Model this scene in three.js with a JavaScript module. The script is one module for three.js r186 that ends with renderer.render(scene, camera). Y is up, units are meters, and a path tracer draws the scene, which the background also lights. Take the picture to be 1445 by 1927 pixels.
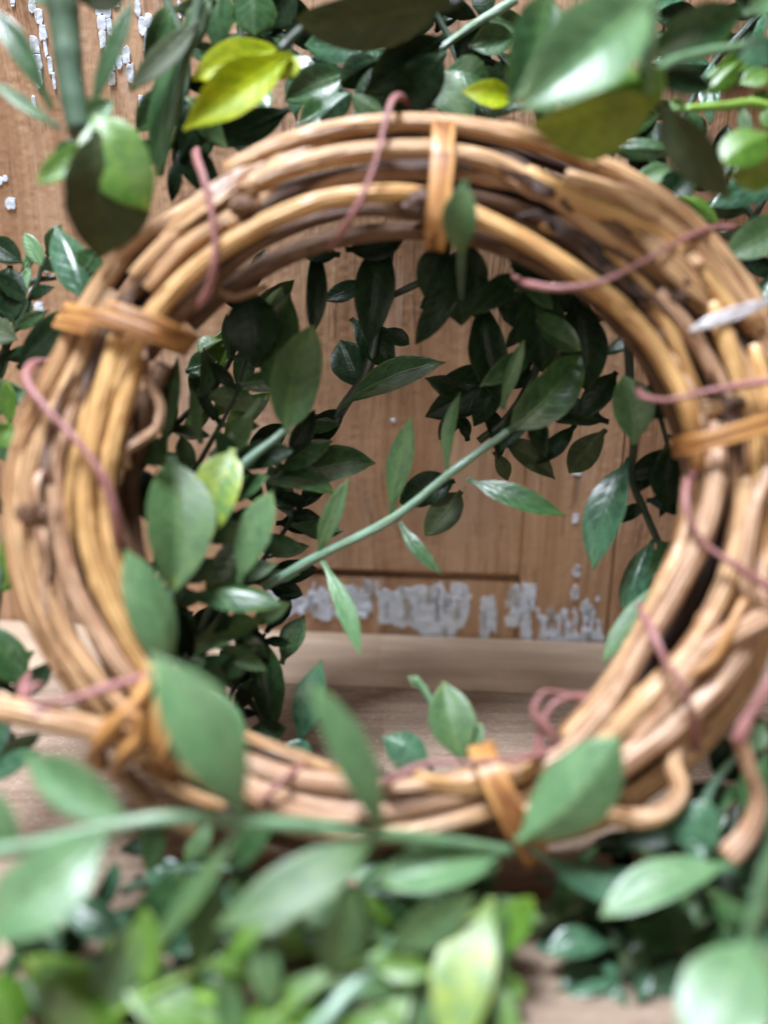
import * as THREE from 'three';
import { mergeGeometries } from 'three/addons/utils/BufferGeometryUtils.js';
import { RectAreaLightUniformsLib } from 'three/addons/lights/RectAreaLightUniformsLib.js';

// ------------------------------------------------------------------ camera, light, exposure
const scene = new THREE.Scene();
const camera = new THREE.PerspectiveCamera(60, 1445 / 1927, 0.01, 20);
camera.position.set(0, 0.15, 0);
camera.rotation.set(-20 * Math.PI / 180, 0, 0);
camera.focus = 0.252;
camera.userData.fStop = 3.5;
camera.updateMatrixWorld(true);

const renderer = new THREE.WebGLRenderer({ antialias: true });
renderer.setSize(767, 1024);
renderer.toneMapping = THREE.LinearToneMapping;
renderer.toneMappingExposure = 1.22;
renderer.shadowMap.enabled = true;
RectAreaLightUniformsLib.init();
scene.background = new THREE.Color(0.02, 0.021, 0.023);          // the dim room all round

function areaLight(name, color, intensity, w, h, from, to) {
  const l = new THREE.RectAreaLight(color, intensity, w, h);
  l.name = name; l.position.set(...from); l.lookAt(new THREE.Vector3(...to)); scene.add(l);
}
areaLight('ceiling_panel_lamp', 0xecf2ff, 98, 0.28, 0.28, [-0.18, 1.0, -0.10], [-0.02, 0.05, -0.2]);
areaLight('window_lamp', 0xfff3e6, 3.3, 0.8, 0.5, [-0.22, 0.56, 0.98], [0, 0.06, -0.2]);

// ------------------------------------------------------------------ random numbers and noise (seeded)
function rng(seed) { let a = seed >>> 0; return () => { a = (a + 0x6D2B79F5) | 0; let t = Math.imul(a ^ (a >>> 15), 1 | a); t = (t + Math.imul(t ^ (t >>> 7), 61 | t)) ^ t; return ((t ^ (t >>> 14)) >>> 0) / 4294967296; }; }
function hash2(x, y, s) { let h = Math.imul(x | 0, 374761393) + Math.imul(y | 0, 668265263) + Math.imul(s | 0, 974634777); h = Math.imul(h ^ (h >>> 13), 1274126177); return ((h ^ (h >>> 16)) >>> 0) / 4294967296; }
const sm = (t) => t * t * (3 - 2 * t), lerp = (a, b, t) => a + (b - a) * t, clamp = (x, a = 0, b = 1) => Math.min(b, Math.max(a, x));
const step = (a, b, x) => sm(clamp((x - a) / (b - a)));
function noise(x, y, s = 0, px = 0, py = 0) {                       // value noise, periodic when px, py are given
  const x0 = Math.floor(x), y0 = Math.floor(y), fx = sm(x - x0), fy = sm(y - y0), w = (v, p) => (p ? ((v % p) + p) % p : v);
  const h = (i, j) => hash2(w(x0 + i, px), w(y0 + j, py), s);
  return lerp(lerp(h(0, 0), h(1, 0), fx), lerp(h(0, 1), h(1, 1), fx), fy);
}
function fbm(x, y, s = 0, oct = 4) { let v = 0, a = 0.5, f = 1; for (let i = 0; i < oct; i++) { v += a * noise(x * f, y * f, s + i * 17); f *= 2.03; a *= 0.5; } return v / (1 - Math.pow(0.5, oct)); }

const toS = (c) => { c = clamp(c); return 255 * (c <= 0.0031308 ? 12.92 * c : 1.055 * Math.pow(c, 1 / 2.4) - 0.055); };
function tex(w, h, f, color = true) {
  const d = new Uint8Array(w * h * 4);
  for (let j = 0; j < h; j++) for (let i = 0; i < w; i++) {
    const c = f(i / w, j / h, i, j), k = (j * w + i) * 4;
    if (color) { d[k] = toS(c[0]); d[k + 1] = toS(c[1]); d[k + 2] = toS(c[2]); } else d[k] = d[k + 1] = d[k + 2] = 255 * clamp(c);
    d[k + 3] = 255;
  }
  const t = new THREE.DataTexture(d, w, h);
  t.wrapS = t.wrapT = THREE.RepeatWrapping; t.magFilter = THREE.LinearFilter; t.minFilter = THREE.LinearMipmapLinearFilter; t.generateMipmaps = true;
  if (color) t.colorSpace = THREE.SRGBColorSpace;
  t.needsUpdate = true; return t;
}
const mix3 = (a, b, t) => [lerp(a[0], b[0], t), lerp(a[1], b[1], t), lerp(a[2], b[2], t)];
const lin = (r, g, b) => new THREE.Color().setRGB(r, g, b);

// ------------------------------------------------------------------ the place: door, table, the plane in which the wreath leans
const V = (x, y, z) => new THREE.Vector3(x, y, z);
const YAW = -4.5 * Math.PI / 180;                                   // the door stands a little askew to the camera
const doorO = V(0, 0, -0.282), doorX = V(Math.cos(YAW), 0, -Math.sin(YAW)), doorN = V(Math.sin(YAW), 0, Math.cos(YAW));
const T30 = Math.tan(Math.PI / 6), eye = camera.position.clone();
const ray = (x, y) => V((x - 722.5) / 963.5 * T30, -(y - 963.5) / 963.5 * T30, -1).applyQuaternion(camera.quaternion).normalize();
function hit(x, y, o, n) { const r = ray(x, y); return eye.clone().addScaledVector(r, o.clone().sub(eye).dot(n) / r.dot(n)); }
// the wreath: foot on the table, top leaning back
const foot = V(0, 0.020, -0.160), crown = V(0, 0.153, -0.225), leanUp = crown.clone().sub(foot).normalize(), leanN = V(0, -leanUp.z, leanUp.y);
const P = (x, y, mm) => hit(x, y, foot.clone().addScaledVector(leanN, mm / 1000), leanN);        // mm in front of (+) or behind the ring's middle plane
const D = (x, y, mm = 0) => hit(x, y, doorO.clone().addScaledVector(doorN, mm / 1000), doorN);
const ring = (deg, a, mm) => { const t = deg * Math.PI / 180; return P(760 + (622 + a) * Math.cos(t), 935 - (600 + a) * Math.sin(t), mm); };
const PX = 0.000131;                                                // metres per photograph pixel at the ring

// ------------------------------------------------------------------ naming
const used = new Map();
function numbered(name) { const n = used.get(name) || 0; used.set(name, n + 1); return n ? `${name}_${String(n).padStart(3, '0')}` : name; }
function thing(name, label, category, group) {
  const o = new THREE.Group(); o.name = numbered(name); o.userData = { label, category }; if (group) o.userData.group = group; scene.add(o); return o;
}
function part(name, geo, mat, parent, label) {
  const m = new THREE.Mesh(geo, mat); m.name = name; m.castShadow = m.receiveShadow = true; if (label) m.userData.label = label; parent.add(m); return m;
}

// ------------------------------------------------------------------ geometry helpers
function grid(nu, nv, f, closedU = false) {                         // f(u, v) -> Vector3
  const pos = [], uv = [], idx = [];
  for (let j = 0; j <= nv; j++) for (let i = 0; i <= nu; i++) { const p = f(i / nu, j / nv); pos.push(p.x, p.y, p.z); uv.push(i / nu, j / nv); }
  for (let j = 0; j < nv; j++) for (let i = 0; i < nu; i++) { const a = j * (nu + 1) + i, b = a + 1, c = a + nu + 1, d = c + 1; idx.push(a, b, d, a, d, c); }
  const g = new THREE.BufferGeometry();
  g.setAttribute('position', new THREE.Float32BufferAttribute(pos, 3)); g.setAttribute('uv', new THREE.Float32BufferAttribute(uv, 2)); g.setIndex(idx); g.computeVertexNormals();
  if (closedU) { const n = g.attributes.normal; for (let j = 0; j <= nv; j++) { const a = j * (nu + 1), b = a + nu; const x = n.getX(a) + n.getX(b), y = n.getY(a) + n.getY(b), z = n.getZ(a) + n.getZ(b), l = Math.hypot(x, y, z) || 1; n.setXYZ(a, x / l, y / l, z / l); n.setXYZ(b, x / l, y / l, z / l); } }
  return g;
}
function tube(pts, rad, seed = 1, radial = 10, perPoint = 7, opt = {}) {   // rad in metres, a number or f(t); rounded ends
  const curve = new THREE.CatmullRomCurve3(pts, false, 'centripetal'), n = opt.segs || Math.max(8, (pts.length - 1) * perPoint);
  const fr = curve.computeFrenetFrames(n, false), len = curve.getLength(), rf = typeof rad === 'function' ? rad : () => rad, rough = opt.rough ?? 0.06;
  const C = []; for (let j = 0; j <= n; j++) C.push(curve.getPointAt(j / n));
  const N = n + 2;
  const g = grid(radial, N, (u, v) => {
    const j = Math.round(v * N), k = clamp(j - 1, 0, n), t = k / n, a = u * Math.PI * 2;
    const cap = j === 0 || j === N ? 0.02 : 1;
    const w = 1 + rough * 2 * (noise(Math.cos(a) * 1.3 + 5, t * len * 130 + Math.sin(a) * 1.3, seed) - 0.5) + rough * 1.6 * (noise(t * len * 45, 3, seed + 9) - 0.5);
    return C[k].clone().addScaledVector(fr.normals[k], -Math.cos(a) * rf(t) * w * cap * (opt.flat || 1)).addScaledVector(fr.binormals[k], Math.sin(a) * rf(t) * w * cap);
  }, true);
  const uv = g.attributes.uv; for (let i = 0; i < uv.count; i++) uv.setXY(i, uv.getX(i), uv.getY(i) * len / 0.05 + seed * 0.37);
  return g;
}
function ribbon(pts, dirs, width, thick, seed = 1, perPoint = 6) {  // a thin strip with thickness; dirs: width direction per point
  const c = new THREE.CatmullRomCurve3(pts, false, 'centripetal'), n = (pts.length - 1) * perPoint, wf = typeof width === 'function' ? width : () => width, S = [];
  for (let j = 0; j <= n; j++) {
    const t = j / n, k = t * (pts.length - 1), i = Math.min(pts.length - 2, Math.floor(k)), p = c.getPoint(t), tan = c.getTangent(t);
    const w = dirs[i].clone().lerp(dirs[i + 1], k - i); w.addScaledVector(tan, -w.dot(tan)).normalize();
    S.push({ p, w, n: tan.clone().cross(w).normalize(), t });
  }
  const prof = [[-1, 0], [-0.9, 0.5], [-0.45, 0.62], [0, 0.5], [0.45, 0.62], [0.9, 0.5], [1, 0], [0.9, -0.5], [0, -0.5], [-0.9, -0.5], [-1, 0]];
  const g = grid(prof.length - 1, n, (u, v) => {
    const s = S[Math.round(v * n)], [a, b] = prof[Math.round(u * (prof.length - 1))], w = wf(s.t) * (1 + 0.12 * (noise(s.t * 9, a, seed) - 0.5));
    return s.p.clone().addScaledVector(s.w, a * w / 2).addScaledVector(s.n, b * thick + 0.0002 * (noise(a * 3 + 4, s.t * 12, seed + 3) - 0.5));
  }, true);
  const len = c.getLength(), uv = g.attributes.uv; for (let i = 0; i < uv.count; i++) uv.setXY(i, uv.getX(i) * 0.7, uv.getY(i) * len / 0.05 + seed * 0.31);
  return g;
}

// ------------------------------------------------------------------ materials
const woodMap = tex(1024, 1024, (u, v) => {
  const x = u * 40, y = v * 40;                                     // centimetres
  const wob = (fbm(x * 0.25, y * 0.07, 3, 3) - 0.5) * 3.2;
  const wide = fbm((x + wob) * 1.1, y * 0.035, 5, 3), fine = fbm((x + wob * 0.7) * 7, y * 0.16, 8, 3), hair = noise((x + wob * 0.5) * 26, y * 0.7, 11);
  let c = mix3([0.52, 0.325, 0.19], [0.335, 0.185, 0.098], step(0.3, 0.75, wide * 0.6 + fine * 0.4));
  c = mix3(c, [0.60, 0.42, 0.305], 0.5 * step(0.5, 0.85, fbm(x * 0.35, y * 0.3, 21, 3)));         // pale, scuffed patches
  c = mix3(c, [0.52, 0.40, 0.34], 0.35 * step(0.62, 0.9, noise((x + wob) * 12, y * 0.5, 31)) * step(0.4, 0.7, fbm(x * 0.5, y * 0.5, 33, 2)));   // whitish paint residue in the pores
  const pore = step(0.7, 0.86, hair) * step(0.35, 0.7, noise(x * 2, y * 0.9, 14));
  return mix3(c, [0.11, 0.05, 0.022], pore * 0.5);
});
const woodBump = tex(1024, 1024, (u, v) => { const x = u * 40, y = v * 40, wob = (fbm(x * 0.25, y * 0.07, 3, 3) - 0.5) * 3.2; return 0.5 * fbm((x + wob * 0.7) * 7, y * 0.16, 8, 3) + 0.3 * noise((x + wob * 0.5) * 26, y * 0.7, 11) + 0.2 * fbm(x * 6, y * 6, 77, 2); }, false);
const M = {};
M.wood = new THREE.MeshStandardMaterial({ map: woodMap, bumpMap: woodBump, bumpScale: 0.0007, roughness: 0.62 });
M.woodDark = new THREE.MeshStandardMaterial({ map: woodMap, color: lin(0.78, 0.72, 0.68), bumpMap: woodBump, bumpScale: 0.0008, roughness: 0.6 });
const tableMap = tex(1024, 1024, (u, v) => {
  const x = u * 40, y = v * 40;
  const cloud = fbm(x * 0.25, y * 0.3, 41, 3), fleck = fbm(x * 9, y * 14, 44, 3), str = fbm(x * 0.5, y * 5, 47, 3);
  let c = mix3([0.185, 0.130, 0.088], [0.30, 0.222, 0.16], step(0.25, 0.75, cloud * 0.45 + str * 0.55));
  c = mix3(c, [0.46, 0.37, 0.30], 0.35 * step(0.58, 0.85, fleck));
  return mix3(c, [0.13, 0.09, 0.06], 0.3 * step(0.6, 0.85, fbm(x * 10 + 50, y * 13, 49, 2)));
});
const tableBump = tex(512, 512, (u, v) => fbm(u * 220, v * 300, 61, 3), false);
M.table = new THREE.MeshStandardMaterial({ map: tableMap, bumpMap: tableBump, bumpScale: 0.0004, roughness: 0.75 });
const ledgeMap = tex(512, 512, (u, v) => mix3([0.31, 0.225, 0.155], [0.42, 0.315, 0.225], step(0.25, 0.75, 0.6 * fbm(u * 14, v * 130, 53, 3) + 0.4 * fbm(u * 9, v * 9, 57, 3))));
M.ledge = new THREE.MeshStandardMaterial({ map: ledgeMap, bumpMap: tableBump, bumpScale: 0.0002, roughness: 0.6 });
const paintBump = tex(256, 256, (u, v) => fbm(u * 22, v * 22, 71, 3), false);
M.paint = new THREE.MeshStandardMaterial({ map: tex(256, 256, (u, v) => mix3([0.56, 0.64, 0.76], [0.74, 0.81, 0.91], fbm(u * 14, v * 14, 73, 4)).map((c, i) => c * (1 - [0.45, 0.52, 0.6][i] * step(0.6, 0.8, fbm(u * 16, v * 5, 75, 3))))), bumpMap: paintBump, bumpScale: 0.0004, roughness: 0.5 });
// vine: streaks run along the cane (v), round it (u)
const vineMap = tex(256, 512, (u, v) => {
  const s = fbm(Math.cos(u * 6.283) * 4 + 9, Math.sin(u * 6.283) * 4 + v * 1.5 + 9, 81, 3), f = noise(u * 40, v * 6, 84, 40, 6), b = fbm(u * 6, v * 7, 86, 3);
  let c = mix3([1, 0.98, 0.92], [0.50, 0.35, 0.24], step(0.38, 0.75, s * 0.6 + f * 0.4));
  c = mix3(c, [0.40, 0.27, 0.19], 0.75 * step(0.6, 0.78, b));        // bark left on
  return mix3(c, [0.25, 0.16, 0.11], 0.75 * step(0.72, 0.86, noise(u * 34, v * 4, 88, 34, 4)));
});
const vineBump = tex(256, 512, (u, v) => 0.55 * noise(u * 40, v * 5, 84, 40, 5) + 0.45 * fbm(u * 9, v * 12, 91, 3), false);
const vineM = (r, g, b, rough = 0.5) => new THREE.MeshPhysicalMaterial({ map: vineMap, color: lin(r, g, b), bumpMap: vineBump, bumpScale: 0.0009, roughness: rough });
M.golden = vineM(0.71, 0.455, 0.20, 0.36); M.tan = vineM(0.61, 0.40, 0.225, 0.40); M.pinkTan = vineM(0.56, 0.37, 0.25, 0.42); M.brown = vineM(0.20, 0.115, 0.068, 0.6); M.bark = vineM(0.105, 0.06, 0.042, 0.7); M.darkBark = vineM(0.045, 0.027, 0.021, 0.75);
M.raffia = new THREE.MeshPhysicalMaterial({ map: vineMap, color: lin(0.52, 0.275, 0.095), bumpMap: vineBump, bumpScale: 0.0004, roughness: 0.42 });
M.wire = new THREE.MeshStandardMaterial({ map: vineMap, color: lin(0.47, 0.235, 0.25), bumpMap: vineBump, bumpScale: 0.0004, roughness: 0.5 });
M.glue = new THREE.MeshPhysicalMaterial({ color: lin(0.66, 0.64, 0.66), roughness: 0.2, bumpMap: paintBump, bumpScale: 0.0004 });

// leaf colours: [base, second, tip or edge, strength of mottling, roughness, transmission]
const kinds = {
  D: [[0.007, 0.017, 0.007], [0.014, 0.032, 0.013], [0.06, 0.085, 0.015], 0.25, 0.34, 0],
  G: [[0.022, 0.064, 0.022], [0.044, 0.108, 0.036], [0.20, 0.27, 0.04], 0.35, 0.33, 0.05],
  B: [[0.030, 0.085, 0.045], [0.060, 0.140, 0.075], [0.12, 0.22, 0.06], 0.25, 0.27, 0],
  M: [[0.090, 0.195, 0.085], [0.128, 0.248, 0.110], [0.30, 0.40, 0.08], 0.3, 0.38, 0.06],
  S: [[0.055, 0.125, 0.046], [0.085, 0.165, 0.056], [0.33, 0.38, 0.05], 0.35, 0.5, 0.1],
  O: [[0.042, 0.062, 0.028], [0.060, 0.082, 0.036], [0.17, 0.22, 0.02], 0.3, 0.55, 0.08],
  L: [[0.075, 0.190, 0.022], [0.120, 0.255, 0.032], [0.42, 0.50, 0.03], 0.4, 0.4, 0.25],
  Y: [[0.290, 0.390, 0.006], [0.400, 0.480, 0.010], [0.75, 0.72, 0.02], 0.4, 0.4, 0.3],
  Q: [[0.190, 0.280, 0.022], [0.280, 0.370, 0.025], [0.42, 0.48, 0.02], 0.5, 0.5, 0.45],
  W: [[0.110, 0.225, 0.070], [0.260, 0.350, 0.050], [0.60, 0.60, 0.06], 0.7, 0.42, 0.1],
};
const leafBump = tex(256, 512, (u, v) => {
  const s = Math.abs(u - 0.5) * 2, vein = Math.abs(((v * 7 - s * 1.6) % 1 + 1) % 1 - 0.5) * 2;
  return 0.45 + 0.25 * (1 - step(0, 0.08, s)) - 0.12 * (1 - step(0, 0.25, vein)) + 0.3 * (fbm(u * 7, v * 14, 101, 3) - 0.5);
}, false);
const leafMats = {};
Object.entries(kinds).forEach(([k, [a, b, tip, mot, rough, tr]], n) => {
  leafMats[k] = [0, 1, 2].map((q) => {
    const s = 200 + n * 31 + q * 7;
    const map = tex(128, 256, (u, v) => {
      const e = Math.abs(u - 0.5) * 2, x = u * 5, y = v * 10;
      let c = mix3(a, b, step(0.25, 0.75, fbm(x, y, s, 4)));
      const vein = Math.abs(((v * 7 - e * 1.6) % 1 + 1) % 1 - 0.5) * 2;
      c = mix3(c, [b[0] * 1.25, b[1] * 1.2, b[2] * 1.2], 0.55 * (1 - step(0, 0.22, vein)));
      c = mix3(c, mix3(b, tip, 0.35), 0.7 * (1 - step(0.0, 0.06, e)) * step(0.95, 0.2, v));              // midrib
      const m = step(0.52, 0.8, fbm(x * 1.3, y * 1.1, s + 3, 3) * 0.7 + 0.3 * (step(0.75, 1, v) + step(0.8, 1, e) * 0.7));
      c = mix3(c, tip, mot * m);
      const k2 = (0.84 + 0.32 * noise(u * 40, v * 80, s + 5)) * (1 - 0.45 * step(0.74, 0.86, fbm(u * 9, v * 18, s + 8, 3)));
      return [c[0] * k2, c[1] * k2, c[2] * k2];
    });
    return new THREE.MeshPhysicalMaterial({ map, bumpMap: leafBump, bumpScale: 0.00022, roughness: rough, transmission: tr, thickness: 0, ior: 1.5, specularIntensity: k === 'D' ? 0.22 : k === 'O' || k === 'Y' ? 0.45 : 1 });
  });
});
const stemMap = tex(128, 512, (u, v) => { const n = fbm(u * 5, v * 16, 301, 4), k = 0.55 + 0.6 * n; return mix3([k, k, k], [k * 1.05, k * 0.85, k * 0.5], 0.6 * step(0.55, 0.8, fbm(u * 4 + 9, v * 9, 307, 3))); });
const stemM = (r, g, b, rough = 0.38) => new THREE.MeshPhysicalMaterial({ map: stemMap, color: lin(r, g, b), roughness: rough, bumpMap: vineBump, bumpScale: 0.0003 });
M.stemM = stemM(0.150, 0.285, 0.150, 0.32); M.stemP = stemM(0.21, 0.36, 0.245, 0.28); M.stemD = stemM(0.022, 0.045, 0.024); M.stemL = stemM(0.22, 0.40, 0.06); M.stemG = stemM(0.09, 0.155, 0.10);

// ------------------------------------------------------------------ the table
{
  const t = new THREE.Mesh(new THREE.BoxGeometry(1.6, 0.03, 1.1), M.table); t.name = 'tabletop'; t.position.set(0, -0.015, 0.2455);
  t.position.z = -0.3 + 0.55; t.castShadow = t.receiveShadow = true;
  const uv = t.geometry.attributes.uv, p = t.geometry.attributes.position; for (let i = 0; i < uv.count; i++) uv.setXY(i, p.getX(i) / 0.4, p.getZ(i) / 0.4);
  t.userData = { kind: 'structure', label: 'pale brown matte tabletop under the wreath', category: 'tabletop' }; scene.add(t);
}

{
  const sh = new THREE.Shape(), d = 0.033, h = 0.0016; sh.moveTo(0, 0.0002); sh.lineTo(d, 0.0002); sh.quadraticCurveTo(d - 0.008, h, d - 0.022, h); sh.lineTo(0, h); sh.closePath();
  const g = new THREE.ExtrudeGeometry(sh, { depth: 1.4, bevelEnabled: false, curveSegments: 10 }); g.translate(0, 0, -0.7); g.rotateY(-Math.PI / 2);
  const uv = g.attributes.uv, p = g.attributes.position; for (let i = 0; i < uv.count; i++) uv.setXY(i, p.getX(i) / 0.4, p.getZ(i) / 0.4);
  const t = new THREE.Mesh(g, M.ledge); t.name = 'back_ledge'; t.position.copy(doorO).addScaledVector(doorN, 0.0014); t.rotation.y = YAW; t.castShadow = t.receiveShadow = true;
  t.userData = { kind: 'structure', label: 'pale smooth wooden strip along the foot of the door', category: 'ledge' }; scene.add(t);
}

// ------------------------------------------------------------------ the door behind, with its raised panel and flaking paint
const door = thing('panel_door', 'weathered brown wooden panel door with flaking white paint behind the wreath', 'door');
const doorAt = (x, y) => { const p = D(x, y).sub(doorO); return [p.dot(doorX), p.y]; };                 // pixel -> metres on the door's face
function board(name, x0, x1, y0, y1, front, thick, mat, bevel = 0.0012, label) {
  const b = bevel, sh = new THREE.Shape([[x0 + b, y0 + b], [x1 - b, y0 + b], [x1 - b, y1 - b], [x0 + b, y1 - b]].map((q) => new THREE.Vector2(...q)));
  const g = new THREE.ExtrudeGeometry(sh, { depth: thick - 2 * b, bevelEnabled: true, bevelThickness: b, bevelSize: b, bevelSegments: 3 });
  g.translate(0, 0, front - thick + b);
  const uv = g.attributes.uv, p = g.attributes.position; for (let i = 0; i < uv.count; i++) uv.setXY(i, p.getX(i) / 0.4 + front * 13, (p.getY(i) + p.getZ(i)) / 0.4);
  const m = part(name, g, mat, door, label); m.position.copy(doorO); m.rotation.y = YAW; return m;
}
const [pR, pB] = doorAt(978, 1082), [sL] = doorAt(1150, 1100);
board('backing_board', -0.75, 0.75, -0.03, 0.9, -0.0045, 0.02, M.woodDark, 0.0005);
board('raised_panel', -0.7, pR, pB, 0.9, 0.0007, 0.005, M.wood, 0.0009);
board('bottom_rail', -0.7, pR - 0.0004, -0.03, pB - 0.0028, 0, 0.0043, M.wood, 0.0006);
board('inner_stile', pR + 0.0001, sL - 0.0005, -0.03, 0.9, 0.0002, 0.0044, M.wood, 0.0004);
board('stile', sL, 0.7, -0.03, 0.9, 0.0012, 0.0054, M.woodDark, 0.0016);
const [, tB] = doorAt(1290, 125);
board('cross_rail', sL + 0.012, 0.7, tB, 0.9, 0.0042, 0.0028, M.woodDark, 0.0012);
// flakes: thin irregular chips of paint with cracks between them
const rf = rng(77);
function flake(x, y, w, h, front, r = rf) {
  const n = 9 + Math.floor(r() * 5), pts = [];
  for (let i = 0; i < n; i++) { const a = (i / n) * 6.283 + r() * 0.25, s = Math.pow(Math.abs(Math.cos(a)) ** 6 + Math.abs(Math.sin(a)) ** 6, -1 / 6) * (0.74 + 0.32 * r()); pts.push(new THREE.Vector2(Math.cos(a) * s * w / 2, Math.sin(a) * s * h / 2)); }
  const g = new THREE.ExtrudeGeometry(new THREE.Shape(pts), { depth: 0.00014, bevelEnabled: true, bevelThickness: 0.0001, bevelSize: 0.00012, bevelSegments: 1 });
  const p = g.attributes.position, uv = g.attributes.uv, ti = (r() - 0.5) * 0.25, tj = (r() - 0.5) * 0.12;
  for (let i = 0; i < p.count; i++) { p.setZ(i, p.getZ(i) + Math.abs(p.getX(i) * ti) + Math.abs(p.getY(i) * tj)); uv.setXY(i, (x + p.getX(i)) / 0.05, (y + p.getY(i)) / 0.05); }
  g.computeVertexNormals(); g.translate(x, y, front);
  return g;
}
function chip(px, py, pw, ph, front) {                              // in pixels of the photograph
  const [x, y] = doorAt(px, py), [x1] = doorAt(px + pw, py), [, y1] = doorAt(px, py + ph);
  const m = part('paint_flake', flake(x, y, Math.abs(x1 - x), Math.abs(y1 - y), front), M.paint, door); m.position.copy(doorO); m.rotation.y = YAW;
}
function stripe(x0, y0, x1, y1, w, front, pitch = 30) {             // a run of chips along a line of the grain
  const n = Math.max(1, Math.round(Math.abs(y1 - y0) / pitch));
  for (let i = 0; i < n; i++) { const t = (i + 0.5) / n; chip(lerp(x0, x1, t) + (rf() - 0.5) * 3, lerp(y0, y1, t), w * (0.7 + 0.6 * rf()), (y1 - y0) / n * (0.98 + 0.2 * rf()), front + 0.00006 * (i % 3)); }
}
const PF = 0.0008, BF = 0.0003;
[[25, -5, 30, 14, 12], [58, 0, 70, 25, 14], [74, 18, 88, 78, 13], [66, 70, 80, 165, 15], [86, 75, 110, 170, 7], [150, 138, 152, 158, 8], [185, 0, 200, 90, 16], [203, 0, 212, 70, 15], [220, 0, 224, 14, 12], [258, 0, 286, 100, 16], [277, 25, 298, 85, 13],
  [207, 85, 216, 162, 15], [221, 84, 226, 130, 12], [236, 88, 252, 155, 13], [338, 0, 344, 38, 9], [430, 68, 434, 104, 12], [304, 132, 308, 158, 9], [373, 240, 378, 256, 9], [262, 180, 272, 215, 9], [60, 180, 72, 214, 7],
].forEach(([a, b, c, d, w]) => stripe(a, b, c, d, w, PF));
[[3, 340, 12, 16], [13, 336, 9, 12], [24, 383, 19, 22], [68, 549, 22, 13], [76, 578, 17, 20], [90, 505, 12, 16], [1440, 506, 14, 26], [1318, 352, 6, 16]].forEach((q) => chip(...q, PF));
// what is left of the paint on the ledge under the raised panel
function patch(outline, front, jag) {                               // a larger sheet of paint with a ragged edge
  const pts = [], n = outline.length;
  outline.forEach(([x, y], i) => { const [x2, y2] = outline[(i + 1) % n], m = Math.max(2, Math.round(Math.hypot(x2 - x, y2 - y) / 5)); for (let k = 0; k < m; k++) pts.push([lerp(x, x2, k / m) + (rf() - 0.5) * jag, lerp(y, y2, k / m) + (rf() - 0.5) * jag]); });
  const g = new THREE.ExtrudeGeometry(new THREE.Shape(pts.map((q) => new THREE.Vector2(...doorAt(...q)))), { depth: 0.00012, bevelEnabled: true, bevelThickness: 0.00006, bevelSize: 0.0001, bevelSegments: 1 });
  const p = g.attributes.position, uv = g.attributes.uv; for (let i = 0; i < p.count; i++) uv.setXY(i, p.getX(i) / 0.05, p.getY(i) / 0.05);
  g.translate(0, 0, front); const m = part('paint_flake', g, M.paint, door); m.position.copy(doorO); m.rotation.y = YAW;
}
patch([[712, 1116], [726, 1106], [740, 1116], [752, 1104], [776, 1106], [790, 1100], [812, 1104], [830, 1094], [842, 1118], [850, 1120], [858, 1096], [880, 1100], [884, 1150], [872, 1180], [858, 1184], [856, 1198], [800, 1198], [786, 1186], [770, 1176], [754, 1180], [736, 1172], [714, 1174]], BF, 3);
patch([[490, 1120], [520, 1100], [548, 1104], [572, 1128], [590, 1120], [606, 1102], [622, 1122], [628, 1150], [618, 1168], [592, 1160], [586, 1142], [560, 1144], [540, 1160], [500, 1150]], BF, 7);
patch([[644, 1104], [664, 1100], [672, 1118], [690, 1090], [702, 1096], [700, 1140], [690, 1156], [664, 1158], [648, 1138]], BF, 6);
for (let i = 0; i < 12; i++) chip(500 + rf() * 200, 1100 + rf() * 64, 8 + rf() * 12, 8 + rf() * 12, BF);
patch([[905, 1126], [928, 1118], [936, 1150], [926, 1160], [918, 1206], [904, 1206]], BF, 5); patch([[956, 1108], [976, 1098], [980, 1150], [974, 1180], [952, 1180], [948, 1164], [960, 1150]], BF, 5);
patch([[982, 1096], [1008, 1098], [1004, 1140], [996, 1150], [1000, 1206], [982, 1206], [978, 1180]], BF, 5);
for (let i = 0; i < 60; i++) { const x = 496 + rf() * 640, top = x < 900 ? 1092 + rf() * 40 : 1120 + rf() * 50, h = 10 + rf() * 34, w = 1.2 + rf() * 2.6; if (top + h < 1200) patch([[x - w, top + 4], [x, top], [x + w, top + 5], [x + w * 0.7, top + h], [x - w * 0.8, top + h * 0.9]], BF, 1.6); }
for (let i = 0; i < 8; i++) { const x = 1020 + i * 15 + rf() * 4, y = 1130 + rf() * 36, w = 4 + rf() * 4; patch([[x - w, y + 6], [x, y], [x + w, y + 10], [x + w * 0.5, 1180], [x + w * 1.6, 1206], [x - w * 1.6, 1206], [x - w * 0.4, 1176]], BF, 4); }
[[1085, 1074, 16, 24], [1081, 1116, 14, 30], [1082, 975, 13, 18], [1085, 890, 16, 8], [1080, 745, 10, 10], [1105, 1188, 20, 14], [740, 790, 8, 7]].forEach((q) => chip(...q, q[0] < 900 ? PF : BF));

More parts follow.
